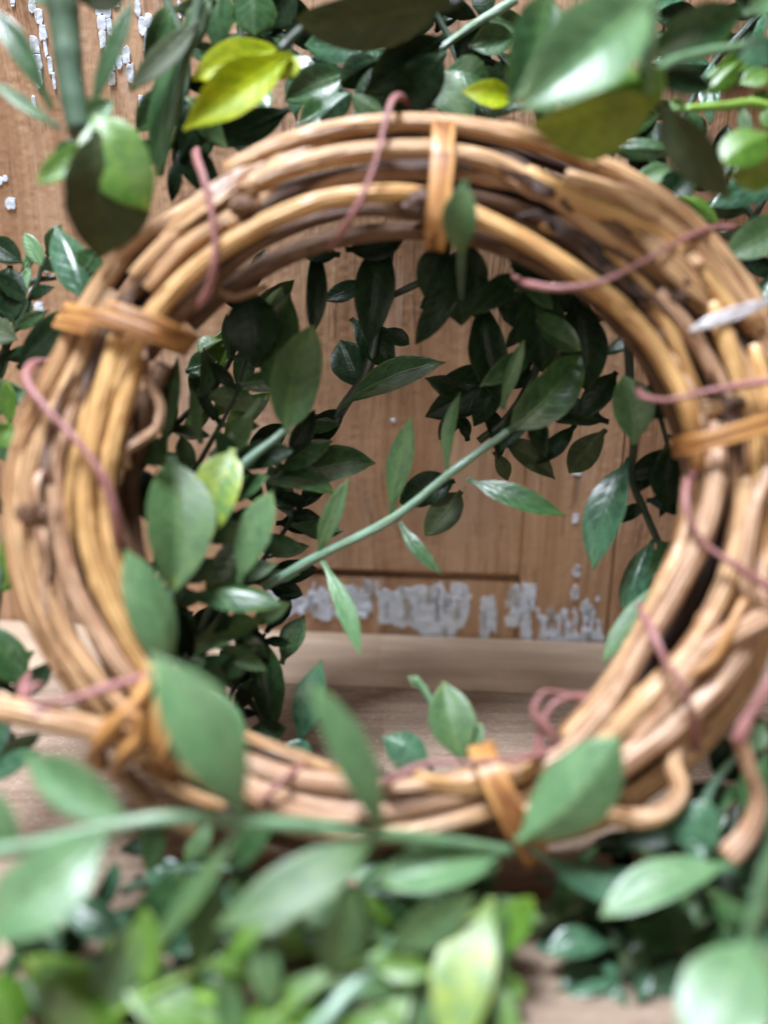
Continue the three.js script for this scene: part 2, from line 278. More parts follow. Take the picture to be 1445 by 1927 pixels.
// ------------------------------------------------------------------ the vine wreath
const wreath = thing('vine_wreath', 'ring of twisted tan vine canes tied with orange strips and pink wire', 'wreath');
const rv = rng(4242);
const noded = (r, seed) => (t) => { let k = 1 - 0.14 * noise(t * 5, 1, seed); for (let i = 0; i < 2; i++) { const c = (i + 0.2 + 0.6 * hash2(i, seed, 5)) / 2; k += 0.17 * Math.exp(-(((t - c) / 0.010) ** 2)); } return r * k; };
function cane(radPx, mat, pts, wob = 4) {                           // pts: [degrees, px outwards from the mid line, mm in front]
  const seed = Math.floor(rv() * 1e6), q = [];
  for (let i = 0; i < pts.length - 1; i++) { const m = Math.max(1, Math.round(Math.abs(pts[i + 1][0] - pts[i][0]) / 9)); for (let k = 0; k < m; k++) q.push([0, 1, 2].map((d) => lerp(pts[i][d], pts[i + 1][d], k / m))); }
  q.push(pts[pts.length - 1]);
  const path = q.map(([d, a, o]) => ring(d, a + wob * 2 * (noise(d / 26, 2, seed) - 0.5), o + 1.2 * (noise(d / 22, 7, seed) - 0.5)));
  return part('vine_cane', tube(path, noded(radPx * 0.77 * PX, seed), seed % 1000, 14, 4, { rough: 0.022 }), mat, wreath);
}
// canes that show in front
cane(25, M.tan, [[118, 92, 5], [104, 104, 6], [90, 106, 6], [76, 106, 7], [62, 118, 7], [48, 134, 6], [34, 138, 5], [20, 138, 4], [6, 128, 2], [-14, 120, 0]]);
cane(23, M.tan, [[140, 40, 8], [120, 48, 9], [104, 52, 10], [90, 52, 10], [76, 48, 10], [66, 30, 9], [56, 12, 9], [44, 30, 8], [30, 60, 7], [16, 66, 7], [-2, 62, 6], [-20, 40, 4]]);
cane(23, M.golden, [[166, -44, 9], [150, -38, 10], [135, -32, 10], [118, -30, 10], [104, -28, 10], [92, -30, 9], [84, -38, 6], [74, -60, 2]]);
cane(24, M.golden, [[78, -56, 9], [66, -72, 10], [54, -78, 10], [42, -72, 9], [30, -66, 8], [18, -62, 8], [6, -66, 4]]);
cane(24, M.golden, [[70, 46, 10], [60, 40, 11], [50, 66, 11], [40, 76, 10], [29, 84, 8]]);
cane(26, M.tan, [[64, 62, 11], [55, 90, 11], [46, 100, 10], [36, 108, 8], [26, 110, 6]]);
cane(22, M.pinkTan, [[40, 0, 9], [30, 4, 9], [20, 10, 8], [10, 14, 8], [0, 4, 6], [-14, -4, 4]]);
cane(22, M.golden, [[33, 70, 10], [22, 52, 10], [12, 50, 9], [0, 40, 9], [-10, 40, 8], [-20, 20, 6]]);
cane(20, M.golden, [[24, 96, 8], [14, 88, 9], [4, 84, 9], [-8, 76, 8], [-20, 70, 6]]);
// left flank
cane(25, M.golden, [[150, -2, 10], [160, -20, 11], [170, -26, 12], [180, -24, 12], [190, -24, 12], [200, -30, 11], [212, -34, 9], [226, -40, 8]]);
cane(23, M.golden, [[152, -46, 9], [160, -62, 10], [170, -64, 10], [180, -62, 9], [190, -64, 9], [200, -70, 8], [214, -76, 6]]);
cane(22, M.tan, [[138, 82, 5], [150, 78, 7], [162, 80, 7], [172, 104, 5], [182, 112, 4], [194, 116, 4], [206, 104, 4], [220, 92, 5], [232, 84, 6]]);
cane(21, M.tan, [[144, 52, 7], [158, 46, 9], [170, 64, 9], [180, 76, 8], [190, 74, 8], [200, 70, 8], [212, 50, 8], [226, 30, 9]]);
cane(21, M.pinkTan, [[150, 22, 7], [164, 24, 8], [174, 34, 9], [184, 30, 10], [196, 20, 10], [208, 6, 10], [222, -6, 9]]);
cane(18, M.pinkTan, [[156, 62, 5], [168, 84, 5], [180, 46, 6], [192, 44, 6], [206, 66, 5], [220, 60, 4]]);
cane(20, M.tan, [[140, 4, 8], [130, 12, 9], [122, 10, 10], [112, 20, 7]]);
// bottom
cane(23, M.pinkTan, [[236, -20, 8], [248, -34, 9], [258, -46, 9], [268, -52, 9], [278, -56, 8], [288, -56, 7], [298, -48, 6]]);
cane(22, M.pinkTan, [[232, 20, 8], [244, 10, 9], [256, -2, 9], [268, -12, 9], [280, -24, 8], [292, -34, 6]]);
cane(24, M.tan, [[238, 56, 7], [248, 52, 8], [258, 46, 8], [270, 30, 9], [282, 14, 8], [296, -4, 6]]);
cane(20, M.brown, [[236, 88, 2], [250, 84, 3], [264, 70, 4], [278, 54, 4], [292, 30, 3]]);
cane(21, M.pinkTan, [[238, 20, 11], [246, 30, 12], [254, 26, 11], [262, 16, 10]]);
cane(20, M.golden, [[272, -70, 8], [280, -46, 10], [288, -40, 10], [296, -44, 9]]);
for (const [w, mat, a, o, d0, d1] of [[17, 'pinkTan', 18, 7, 150, 62], [18, 'tan', 78, 6, 150, 96], [16, 'bark', 4, 6, 142, 90], [18, 'brown', -62, 6, 150, 84], [16, 'golden', -22, 8, 64, 12], [17, 'pinkTan', 118, 6, 66, 12], [18, 'tan', -44, 9, 160, 236], [16, 'golden', 6, 10, 156, 230], [15, 'tan', 92, 6, 160, 226], [16, 'brown', -86, 4, 158, 214], [15, 'tan', -64, 5, 234, 284], [16, 'brown', 68, 3, 230, 290], [17, 'tan', 40, 6, 232, 284]]) {
  const q = [], n = 9, f = rv() * 6; for (let k = 0; k <= n; k++) q.push([lerp(d0, d1, k / n), a + 11 * Math.sin(f + k * 0.75), o + 1.3 * Math.sin(f * 2 + k * 0.6) - (k === 0 || k === n ? 8 : k === 1 || k === n - 1 ? 2 : 0)]);
  cane(w, M[mat], q);
}
// canes buried behind: fill the ring's body
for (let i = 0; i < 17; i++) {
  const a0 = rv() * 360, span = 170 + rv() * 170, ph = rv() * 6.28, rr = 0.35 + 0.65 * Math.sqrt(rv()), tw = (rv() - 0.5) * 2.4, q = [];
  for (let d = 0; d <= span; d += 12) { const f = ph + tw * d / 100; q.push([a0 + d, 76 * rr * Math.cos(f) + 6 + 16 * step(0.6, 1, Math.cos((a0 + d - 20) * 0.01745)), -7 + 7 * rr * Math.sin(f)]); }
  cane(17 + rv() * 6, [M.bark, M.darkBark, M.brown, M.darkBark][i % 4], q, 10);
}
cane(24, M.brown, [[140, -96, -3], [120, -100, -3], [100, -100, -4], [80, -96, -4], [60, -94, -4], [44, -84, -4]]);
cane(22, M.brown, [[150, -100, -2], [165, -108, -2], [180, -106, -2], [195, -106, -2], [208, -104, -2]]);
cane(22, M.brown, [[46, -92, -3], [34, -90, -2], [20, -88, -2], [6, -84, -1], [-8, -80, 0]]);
// loose ends at the lower right, where the bundle parts
const rough = (radPx, mat, pts, name = 'vine_cane', label, ro = 0.07) => { const s = Math.floor(rv() * 1e6); return part(name, tube(pts.map((q) => P(...q)), typeof radPx === 'function' ? radPx : noded(radPx * 0.86 * PX, s), s % 1000, 14, 8, { rough: ro }), mat, wreath, label); };
rough(23, M.pinkTan, [[1345, 800, 6], [1345, 900, 9], [1320, 1010, 10], [1270, 1110, 10], [1200, 1230, 10], [1120, 1360, 9], [1040, 1430, 8], [960, 1450, 8]]);
rough(24, M.tan, [[1400, 900, 8], [1395, 1000, 9], [1360, 1110, 10], [1290, 1230, 11], [1200, 1330, 11], [1110, 1420, 9], [1010, 1490, 8]]);
rough(29, M.pinkTan, [[1440, 1000, 5], [1420, 1140, 8], [1360, 1270, 10], [1270, 1360, 11], [1180, 1430, 11], [1090, 1490, 9], [980, 1540, 8]]);
rough(21, M.tan, [[1300, 900, 2], [1290, 1000, 4], [1250, 1100, 6], [1190, 1220, 6], [1130, 1310, 6], [1060, 1390, 6]]);
rough(24, M.pinkTan, [[1470, 1150, 8], [1400, 1180, 12], [1330, 1220, 12], [1270, 1300, 12], [1200, 1390, 11], [1150, 1430, 8]]);
rough(26, M.tan, [[1450, 1000, 2], [1440, 1150, 3], [1400, 1280, 4], [1330, 1380, 4], [1230, 1470, 4], [1120, 1540, 4], [1000, 1570, 4]]);
rough(18, M.tan, [[1310, 1340, 6], [1265, 1430, 11], [1280, 1490, 14], [1245, 1530, 15], [1190, 1540, 14], [1130, 1530, 10]], 'vine_cane', 'curled cane end at the lower right');
rough(12, M.raffia, [[1400, 1130, 12], [1370, 1190, 14], [1340, 1240, 14], [1295, 1270, 13]], 'vine_cane', 'thin yellow cane shoot');
rough(21, M.pinkTan, [[1445, 880, 9], [1410, 980, 10], [1400, 1080, 10], [1430, 1180, 8]]);
rough(25, M.tan, [[-40, 1322, 16], [60, 1345, 17], [160, 1368, 17], [250, 1395, 15], [330, 1430, 11], [430, 1480, 8]], 'vine_cane', 'cane end sticking out to the left below');
rough(20, M.pinkTan, [[232, 1455, 11], [262, 1490, 11], [300, 1530, 9], [370, 1560, 6]]);
rough(17, M.tan, [[270, 1432, 10], [330, 1480, 10], [400, 1510, 9], [480, 1520, 7]]);
// strips of loose bark
const strip = (mat, w, pts, label) => { const q = pts.map((a) => ring(...a)), d = pts.map((a) => ring(a[0], a[1] + 40, a[2] + 4 * (rv() - 0.5)).sub(ring(a[0], a[1] - 40, a[2]))); return part('bark_strip', ribbon(q, d, (t) => w * PX * (0.25 + 1.1 * Math.sin(Math.PI * clamp(t, 0.04, 0.97))), 0.0007, Math.floor(rv() * 1e4)), mat, wreath, label); };
for (let i = 0; i < 26; i++) {
  const d = i < 17 ? 0 + rv() * 75 : rv() * 250, a = (rv() - 0.5) * 170 + 14, o = 8.5 + rv() * 4 - Math.abs(a - 14) / 24, n = 5 + Math.floor(rv() * 4), q = [];
  for (let k = 0; k < n; k++) q.push([d + k * 4.2, a + (rv() - 0.5) * 16 + k * (rv() - 0.5) * 5, o + (rv() - 0.5) * 3 + (k === n - 1 ? 2.5 : 0)]);
  strip([M.bark, M.brown, M.darkBark, M.pinkTan, M.bark][i % 5], 10 + rv() * 16, q);
}
strip(M.tan, 30, [[112, 76, 9], [117, 72, 11], [122, 66, 12], [127, 62, 11], [132, 58, 9]]); strip(M.tan, 34, [[50, 50, 12], [44, 56, 14], [38, 60, 13], [33, 60, 11]]); strip(M.tan, 28, [[58, 96, 12], [52, 104, 13], [46, 110, 11]]);
// knobbly buds and scars near the upper right
for (const [x, y, o, r] of [[1250, 480, 12, 17], [1285, 530, 12, 15], [1300, 500, 11, 20], [1275, 560, 11, 14], [1310, 545, 11, 13], [455, 385, 12, 17], [470, 350, 11, 13], [440, 420, 11, 12], [60, 965, 11, 20], [785, 385, 9, 22], [1380, 760, 11, 15], [1340, 770, 12, 14]]) {
  const c = P(x, y, o), s = Math.floor(rv() * 999), g = new THREE.IcosahedronGeometry(r * PX, 3), p = g.attributes.position;
  for (let i = 0; i < p.count; i++) { const v = V(p.getX(i), p.getY(i), p.getZ(i)), k = 0.7 + 0.6 * noise(v.x * 900 + 40, v.y * 900 + v.z * 700 + 40, s); p.setXYZ(i, v.x * k * 1.25, v.y * k, v.z * k * 0.8); }
  g.computeVertexNormals(); g.translate(c.x, c.y, c.z); part('vine_bud', g, [M.brown, M.tan, M.bark][s % 3], wreath);
}
// the flat orange strips that tie the ring
function tie(deg, a0, ra, ro, w, skew, label, turns = 1, mat = M.raffia) {
  const q = [], d = [], n = 28 * turns;
  for (let i = 0; i <= n; i++) { const f = 1.2 + i / 28 * 6.283, e = (x) => Math.sign(x) * Math.pow(Math.abs(x), 0.78); const dd = deg + skew * e(Math.cos(f)) + (i / 28) * (turns > 1 ? 2.2 : 0.3), a = a0 + ra * e(Math.cos(f)), o = 0.5 + ro * e(Math.sin(f)); q.push(ring(dd, a, o)); d.push(ring(dd + 2, a, o).sub(ring(dd - 2, a, o))); }
  return part('binding_strip', ribbon(q, d, w * PX, 0.0007, Math.floor(deg * 7) & 1023, 3), mat, wreath, label);
}
tie(83.5, -6, 126, 15, 40, 0.3, 'pale orange strip round the top of the ring');
tie(145, -4, 120, 15.5, 25, 3.4, 'double orange strip round the upper left', 2);
tie(11.4, 30, 138, 14.5, 33, 0.9, 'orange strip round the right side');
tie(287.8, 8, 122, 15.5, 44, 1.6, 'orange strip round the bottom');
tie(222.5, 8, 92, 16.5, 34, 4, 'orange strip knotted at the lower left', 2);
rough(15, M.raffia, [[175, 1430, 14], [195, 1390, 20], [235, 1345, 21], [268, 1310, 18], [275, 1270, 12]], 'binding_strip');
rough(14, M.raffia, [[215, 1455, 12], [235, 1420, 20], [262, 1385, 20], [250, 1345, 21], [215, 1355, 20], [190, 1400, 18], [190, 1440, 13]], 'binding_strip');
// pink wire wound round the ring
const wire = (pts, r = 9.5, label) => rough((t) => r * PX * (0.56 + 0.16 * Math.sin(t * 9) + 0.16 * (noise(t * 14, 2, pts.length) - 0.5)), M.wire, pts, 'pink_wire', label, 0.05);
wire([[372, 280, -6], [371, 300, 10], [386, 345, 14], [401, 420, 15], [404, 500, 14], [385, 560, 9], [350, 582, 4], [322, 574, 2]], 11);
wire([[770, 205, -6], [757, 184, 4], [738, 190, 12], [722, 240, 14], [705, 310, 15], [672, 390, 15], [648, 430, 11], [622, 466, 0]], 10);
wire([[965, 520, -4], [1000, 536, 9], [1060, 542, 14], [1130, 530, 15], [1200, 497, 16], [1275, 455, 15], [1330, 432, 8], [1380, 428, -2]], 9.5);
wire([[1200, 725, -6], [1214, 748, 8], [1260, 752, 13], [1330, 736, 15], [1400, 724, 15], [1470, 712, 14]], 9.5);
wire([[1310, 880, 2], [1290, 920, 9], [1295, 970, 13], [1325, 1022, 14], [1380, 1062, 15], [1460, 1115, 15]], 10);
wire([[1205, 1140, -2], [1222, 1180, 12], [1250, 1240, 17], [1285, 1300, 18], [1305, 1360, 14], [1310, 1420, 4]], 12);
wire([[90, 680, -6], [58, 690, 8], [50, 716, 12], [88, 770, 15], [150, 835, 17], [195, 900, 17], [220, 980, 14], [222, 1060, 6]], 12);
wire([[55, 1270, -2], [42, 1300, 10], [62, 1325, 18], [120, 1318, 19], [200, 1295, 18], [280, 1272, 14]], 11);
wire([[96, 1335, 18], [68, 1345, 19], [50, 1325, 17], [58, 1295, 16], [80, 1290, 14]], 9);
wire([[488, 1525, 8], [505, 1496, 15], [535, 1466, 14], [580, 1438, 4]], 10);
wire([[712, 1500, 6], [740, 1465, 14], [800, 1438, 14], [900, 1434, 14], [1000, 1424, 12], [1050, 1400, 4]], 9.5);
wire([[1012, 1440, 8], [1014, 1390, 8], [1025, 1350, 8], [1045, 1322, 8], [1090, 1308, 6], [1150, 1322, 3]], 9.5);
wire([[1050, 1400, 9], [1030, 1372, 10], [1005, 1340, 10], [1022, 1304, 9], [1060, 1306, 7], [1130, 1326, 4]], 9.5);
wire([[640, 1650, 6], [672, 1672, 9], [705, 1690, 9], [740, 1705, 2]], 13);
wire([[1480, 1255, 22], [1440, 1300, 22], [1398, 1370, 21], [1388, 1400, 20]], 16);
rough((t) => PX * lerp(12, 20, step(0.3, 1, t)), M.pinkTan, [[1390, 1385, 20], [1410, 1450, 19], [1425, 1510, 18], [1405, 1570, 18], [1365, 1615, 18]], 'tendril', 'thick curved tendril end at the lower right');
rough(10, M.pinkTan, [[266, 650, 2], [280, 715, 7], [302, 765, 8], [296, 805, 8], [262, 830, 7], [236, 850, 8], [240, 880, 6]], 'tendril', 'thin brown tendril curling inside the left of the ring');
rough(8, M.pinkTan, [[400, 540, 4], [440, 560, 2], [470, 552, 0], [500, 540, -3]], 'tendril');
part('glue_strip', ribbon([[1298, 622, 11], [1330, 608, 13], [1370, 594, 13], [1415, 578, 11], [1460, 560, 7]].map((q) => P(...q)), [[0, 1], [0, 1], [0, 1], [0, 1], [0, 1]].map(() => leanUp.clone().addScaledVector(leanN, 0.15)), (t) => 20 * PX * (0.3 + 0.9 * Math.sin(3.14 * clamp(t, 0.05, 0.95))), 0.0005, 5), M.glue, wreath, 'shiny white strip of dried glue');

// ------------------------------------------------------------------ the leafy sprigs
const rl = rng(991);
let leafCount = 0;
function leafGeo(base, tip, wpx, roll, bend, seed) {
  const L = tip.clone().sub(base), len = L.length(), t0 = L.clone().normalize(), mid = base.clone().lerp(tip, 0.5), dist = mid.distanceTo(eye);
  const toEye = eye.clone().sub(mid).normalize(); let N = toEye.clone().addScaledVector(t0, -toEye.dot(t0)).normalize(), S = t0.clone().cross(N).normalize();
  if (S.y < 0) S.negate();
  const a = roll * Math.PI / 180, N2 = N.clone().multiplyScalar(Math.cos(a)).addScaledVector(S, Math.sin(a)), S2 = t0.clone().cross(N2).normalize();
  const w = wpx * 0.80 * dist * T30 / 963.5 / Math.max(0.35, Math.abs(Math.cos(a))), r = rng(seed + 11), fold = (0.16 + 0.32 * r()) * (r() < 0.8 ? 1 : -1), tw = (r() - 0.5) * 0.5, cup = (r() - 0.5) * 0.15, side = (r() - 0.5) * 0.22, fat = 0.50 + 0.33 * r(), peak = 0.84 + 0.32 * r();
  const prof = (t) => { if (t < 0.07) return 0.16; if (t > 0.975) return 0.05; const s = (t - 0.07) / 0.905; return Math.max(0.05, Math.pow(Math.sin(Math.PI * Math.pow(s, peak)), fat)); };
  const half = (face) => grid(8, 18, (u, v) => {
    const e = u * 2 - 1, k = Math.max(v < 0.2 ? 0.00075 : 0, prof(v) * w / 2) * (1 + 0.07 * (noise(v * 9, e > 0 ? 1 : 5, seed) - 0.5)), q = e * (Math.abs(e) > 0.99 ? 1 : 1), an = tw * (v - 0.3);
    const p = base.clone().addScaledVector(t0, v * len).addScaledVector(N2, bend * len * 4 * v * (1 - v) + (Math.abs(e) * fold + e * e * cup) * k + 0.03 * w * (noise(u * 2 + 8, v * 4, seed + 2) - 0.5));
    p.addScaledVector(S2, q * k * Math.cos(an) + side * len * v * (1 - v) * 2).addScaledVector(N2, q * k * Math.sin(an));
    const thick = 0.00022 * (Math.abs(e) > 0.99 ? 0.05 : 1) * (1 + 2.4 * Math.exp(-e * e * 40) * (1 - v));
    return p.addScaledVector(N2, face * thick);
  });
  const A = half(1), B = half(-1), ix = B.index.array; for (let i = 0; i < ix.length; i += 3) { const q = ix[i]; ix[i] = ix[i + 1]; ix[i + 1] = q; } B.computeVertexNormals();
  const m = mergeGeometries([A, B]);
  // make the upper face look out along +N2
  return m;
}
// stems: "radiusPx colour: x,y,mm x,y,mm ..."; leaves, one a line: "x,y,mm x,y,mm width kind [roll] [bend]"
function sprig(label, text) {
  const t = thing('leafy_sprig', label, 'sprig', undefined);
  for (const raw of text.trim().split('\n')) {
    const line = raw.trim(); if (!line) continue;
    if (line.includes(':')) {
      const [h, b] = line.split(':'), [r, k] = h.trim().split(/\s+/), pts = b.trim().split(/\s+/).map((q) => P(...q.split(',').map(Number)));
      const m = { M: M.stemM, P: M.stemP, D: M.stemD, L: M.stemL, G: M.stemG }[k], d = pts[0].distanceTo(eye) * T30 / 963.5, s = ++leafCount * 13;
      part('stem', tube(pts, (q) => r * d * (1.04 - 0.25 * q + 0.08 * Math.exp(-(((q * 3.2) % 1 - 0.5) ** 2) * 60)), s, 9, 8, { rough: 0.05 }), m, t);
      continue;
    }
    if (line.includes(';')) {                                       // "radius colour pairs length kinds; stem": a stem with leaves in pairs
      const [h, b] = line.split(';'), [r0, k0, n, ln, ks] = h.trim().split(/\s+/), c = b.trim().split(/\s+/).map((q) => { const v = q.split(',').map(Number); return V(v[0], v[1], v[2]); }), cv = new THREE.CatmullRomCurve3(c, false, 'centripetal');
      const pts = [], rr = rng(++leafCount * 977); for (let i = 0; i <= 10; i++) { const v = cv.getPoint(i / 10); pts.push(P(v.x + (rr() - 0.5) * 6, v.y + (rr() - 0.5) * 6, v.z)); }
      const d = pts[0].distanceTo(eye) * T30 / 963.5; part('stem', tube(pts, (q) => +r0 * d * (1.1 - 0.4 * q), leafCount, 8, 4, { rough: 0.06 }), { M: M.stemM, P: M.stemP, D: M.stemD, L: M.stemL, G: M.stemG }[k0], t);
      for (let i = 0; i < +n; i++) for (const sd of i === +n - 1 ? [-1, 0, 1] : [-1, 1]) {
        const tt = clamp((i + 0.6 + 0.25 * (rr() - 0.5)) / +n, 0, sd === 0 ? 1 : 0.98), v = cv.getPoint(sd ? tt : 1), tg = cv.getTangent(sd ? tt : 1), an = Math.atan2(tg.y, tg.x) + sd * (0.5 + 0.75 * rr()) + 0.25 * (rr() - 0.5), L = +ln * (0.7 + 0.55 * rr()), seed = ++leafCount * 101, kk = ks[Math.floor(rr() * ks.length)];
        part('leaf', leafGeo(P(v.x, v.y, v.z), P(v.x + Math.cos(an) * L, v.y + Math.sin(an) * L, v.z + (rr() - 0.45) * 9), L * (0.36 + 0.2 * rr()), (rr() - 0.4) * 80, (rr() - 0.35) * 0.22, seed), leafMats[kk][seed % 3], t);
      }
      continue;
    }
    const [p0, p1, w, k, roll, bend] = line.split(/\s+/), seed = ++leafCount * 101;
    const A = P(...p0.split(',').map(Number)), B = P(...p1.split(',').map(Number));
    part('leaf', leafGeo(A, B, +w, roll === undefined ? (rl() - 0.35) * 40 : +roll, bend === undefined ? (rl() - 0.4) * 0.16 : +bend, seed), leafMats[k][seed % 3], t);
  }
  return t;
}
sprig('pale stem running level across the bottom of the ring, with broad light green leaves', `
13 M: -60,1610,40 60,1592,38 180,1565,36 300,1541,34 450,1545,32 600,1556,30 710,1568,28 830,1582,25 960,1602,18
200,1575,37 -50,1765,46 150 M 15 0.08
250,1550,35 45,1420,30 100 M -15 0.05
458,1540,33 283,1232,40 150 M 5 0.1
716,1560,29 588,1290,38 88 M 20 0.06
706,1580,29 405,1745,38 112 S 20 0.08
455,1555,32 290,1790,34 44 S 40 0.05
935,1612,20 712,1660,26 104 M 25 0.06
975,1585,20 1165,1388,24 158 M -5 0.05
1000,1600,14 1290,1655,18 74 B 40 -0.08
930,1600,17 900,1690,10 60 G 0 0.05
-40,1470,32 30,1610,34 70 S 10 0.05`);
sprig('clump of dull green leaves inside the left edge of the ring, pale stem ends showing', `
10 P: 330,1130,-8 440,895,-10 535,812,-13
9 P: 400,860,-16 430,830,-18 492,752,-20
8 G: 300,1180,0 330,1100,-6 420,860,-14
322,858,-4 326,1115,2 150 S -10 0.08
440,845,-6 395,1010,-4 108 W 15 0.1
538,815,-14 588,612,-10 112 S -25 -0.1
520,760,-20 545,552,-22 96 G 10 0.05
450,1098,-8 512,925,-2 78 M 20 0.03
322,1260,8 238,1035,14 104 M 25 0.08
335,1128,-8 535,1140,-4 64 G 45 0.1
310,850,-8 336,672,-10 42 S 20 0.03
378,835,-12 360,730,-14 28 S 10 0.02
318,870,-10 248,830,-6 66 S 20 0.05
352,1238,-14 492,1170,-12 58 S 45 0.05
400,1275,-16 486,1215,-14 66 G 20 0.05
470,1010,-14 395,1130,-16 90 G 10 0.05
300,1000,-14 262,880,-14 80 D 10 0.05
420,1060,-18 480,950,-20 70 G 0 0.05
330,1240,-12 420,1330,-14 90 S 10 0.1
455,1440,4 385,1290,0 70 M 20 0.05
6 D 6 92 DGS; 250,1190,-14 330,960,-18 430,770,-22 480,640,-26
6 G 6 90 DGGS; 310,1340,-18 390,1160,-22 480,990,-26 545,860,-30
6 D 5 100 DGS; 250,900,-16 330,800,-24 420,700,-32 470,560,-36
6 D 4 90 DG; 400,1180,-26 480,1080,-32 560,960,-38
6 G 5 100 GGSD; 240,1180,-10 310,1080,-12 400,960,-16 440,860,-18
6 G 4 95 SGD; 300,1300,-10 380,1230,-14 470,1180,-18`);
sprig('slim pale sprig slanting up to the right through the ring opening', `
9 P: 495,1105,-26 600,1046,-25 735,978,-24 850,888,-24 955,812,-24
600,1043,-25 656,900,-22 46 S 0 0.04
736,972,-24 775,782,-20 60 S 15 0.03
842,886,-24 866,738,-22 32 S 25 0.03
955,812,-24 1092,668,-22 104 G -10 0.08
944,770,-22 986,640,-18 36 S 20 0.02
878,902,-24 1064,972,-20 56 G 30 0.06
752,984,-24 832,1082,-20 34 G 10 0.06
606,1055,-25 678,1236,-18 44 M 15 0.05
856,905,-34 752,946,-36 78 D 10 0.05
868,925,-36 800,1008,-34 72 O 5 0.06`);
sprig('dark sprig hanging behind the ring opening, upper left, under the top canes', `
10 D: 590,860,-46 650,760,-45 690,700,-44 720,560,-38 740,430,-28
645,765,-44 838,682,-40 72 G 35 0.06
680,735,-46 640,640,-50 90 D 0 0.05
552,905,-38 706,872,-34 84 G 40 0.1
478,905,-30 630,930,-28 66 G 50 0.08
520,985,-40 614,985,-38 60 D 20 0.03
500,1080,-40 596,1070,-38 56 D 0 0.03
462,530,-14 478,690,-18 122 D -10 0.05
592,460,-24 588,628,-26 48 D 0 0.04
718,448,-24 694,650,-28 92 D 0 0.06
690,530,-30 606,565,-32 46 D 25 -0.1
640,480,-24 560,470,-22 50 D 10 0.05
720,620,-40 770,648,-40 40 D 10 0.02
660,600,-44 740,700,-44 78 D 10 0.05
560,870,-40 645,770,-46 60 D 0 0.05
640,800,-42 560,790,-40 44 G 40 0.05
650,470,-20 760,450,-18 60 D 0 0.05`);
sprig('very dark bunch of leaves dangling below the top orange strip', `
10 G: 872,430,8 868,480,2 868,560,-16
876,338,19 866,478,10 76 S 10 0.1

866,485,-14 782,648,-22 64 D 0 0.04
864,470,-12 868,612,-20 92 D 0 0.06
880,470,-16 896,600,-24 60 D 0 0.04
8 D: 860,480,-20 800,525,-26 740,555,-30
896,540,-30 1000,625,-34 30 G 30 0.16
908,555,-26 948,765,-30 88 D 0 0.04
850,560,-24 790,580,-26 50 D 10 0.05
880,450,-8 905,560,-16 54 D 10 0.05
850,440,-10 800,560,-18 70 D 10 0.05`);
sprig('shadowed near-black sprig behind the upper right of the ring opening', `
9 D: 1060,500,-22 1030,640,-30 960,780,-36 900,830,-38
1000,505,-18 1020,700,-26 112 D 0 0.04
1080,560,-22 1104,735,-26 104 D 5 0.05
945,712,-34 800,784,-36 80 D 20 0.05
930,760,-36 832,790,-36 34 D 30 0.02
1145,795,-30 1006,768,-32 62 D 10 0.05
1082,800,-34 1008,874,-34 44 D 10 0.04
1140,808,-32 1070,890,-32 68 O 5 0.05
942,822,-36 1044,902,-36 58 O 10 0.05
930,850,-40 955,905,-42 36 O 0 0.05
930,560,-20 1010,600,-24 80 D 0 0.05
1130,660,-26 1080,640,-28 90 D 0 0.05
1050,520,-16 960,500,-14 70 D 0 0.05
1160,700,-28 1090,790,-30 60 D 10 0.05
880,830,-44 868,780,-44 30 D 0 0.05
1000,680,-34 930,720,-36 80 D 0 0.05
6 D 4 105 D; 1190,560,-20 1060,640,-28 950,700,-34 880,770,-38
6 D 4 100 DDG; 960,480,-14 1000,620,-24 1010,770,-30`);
sprig('sprig with glossy hanging leaves inside the right edge of the ring', `
8 D: 1180,640,-14 1192,830,-22 1188,900,-26 1216,970,-28 1238,1020,-28
1192,836,-20 1172,706,-16 94 M 15 0.05
1184,862,-24 1116,1072,-20 88 B 20 0.08
1196,930,-28 1244,846,-28 54 D 10 0.03
1258,960,-18 1262,840,-14 74 D 0 0.05
1180,900,-26 1240,880,-24 30 D 0 0.02
1215,942,-27 1296,966,-24 46 D 20 0.05
1228,1016,-28 1176,1156,-24 66 B 20 0.08
1232,1012,-28 1300,1090,-22 74 G 15 0.06
1246,1092,-18 1134,1248,-14 46 S 35 0.04
1215,950,-28 1160,985,-30 34 D 20 0.03
1200,780,-20 1260,740,-18 80 D 0 0.05
1240,1100,-24 1210,1200,-20 60 D 10 0.04
5 D 5 80 DGB; 1180,560,-22 1230,740,-24 1270,900,-24 1290,1060,-22`);
sprig('small sprig standing low behind the ring opening against the tabletop', `
6 D: 450,1290,-34 490,1350,-32 525,1415,-28 570,1450,-22
530,1250,-34 573,1158,-34 58 G 10 0.04
512,1392,-30 488,1195,-32 78 G 0 0.06
445,1335,-32 475,1290,-33 40 O 0 0.02
560,1410,-26 606,1242,-24 70 B 20 0.06
590,1445,-20 535,1400,-20 60 B 30 0.05
470,1300,-34 415,1225,-34 70 D 0 0.05
505,1240,-30 440,1180,-28 66 D 10 0.05
360,1150,-30 330,1260,-28 50 D 0 0.04
430,1130,-36 350,1190,-36 56 D 0 0.04
505,1105,-36 570,1120,-36 46 D 20 0.03
5 D 5 70 DG; 380,1420,-20 440,1300,-28 500,1190,-32
5 D 4 75 DGB; 330,1450,-16 400,1380,-22 470,1400,-24`);
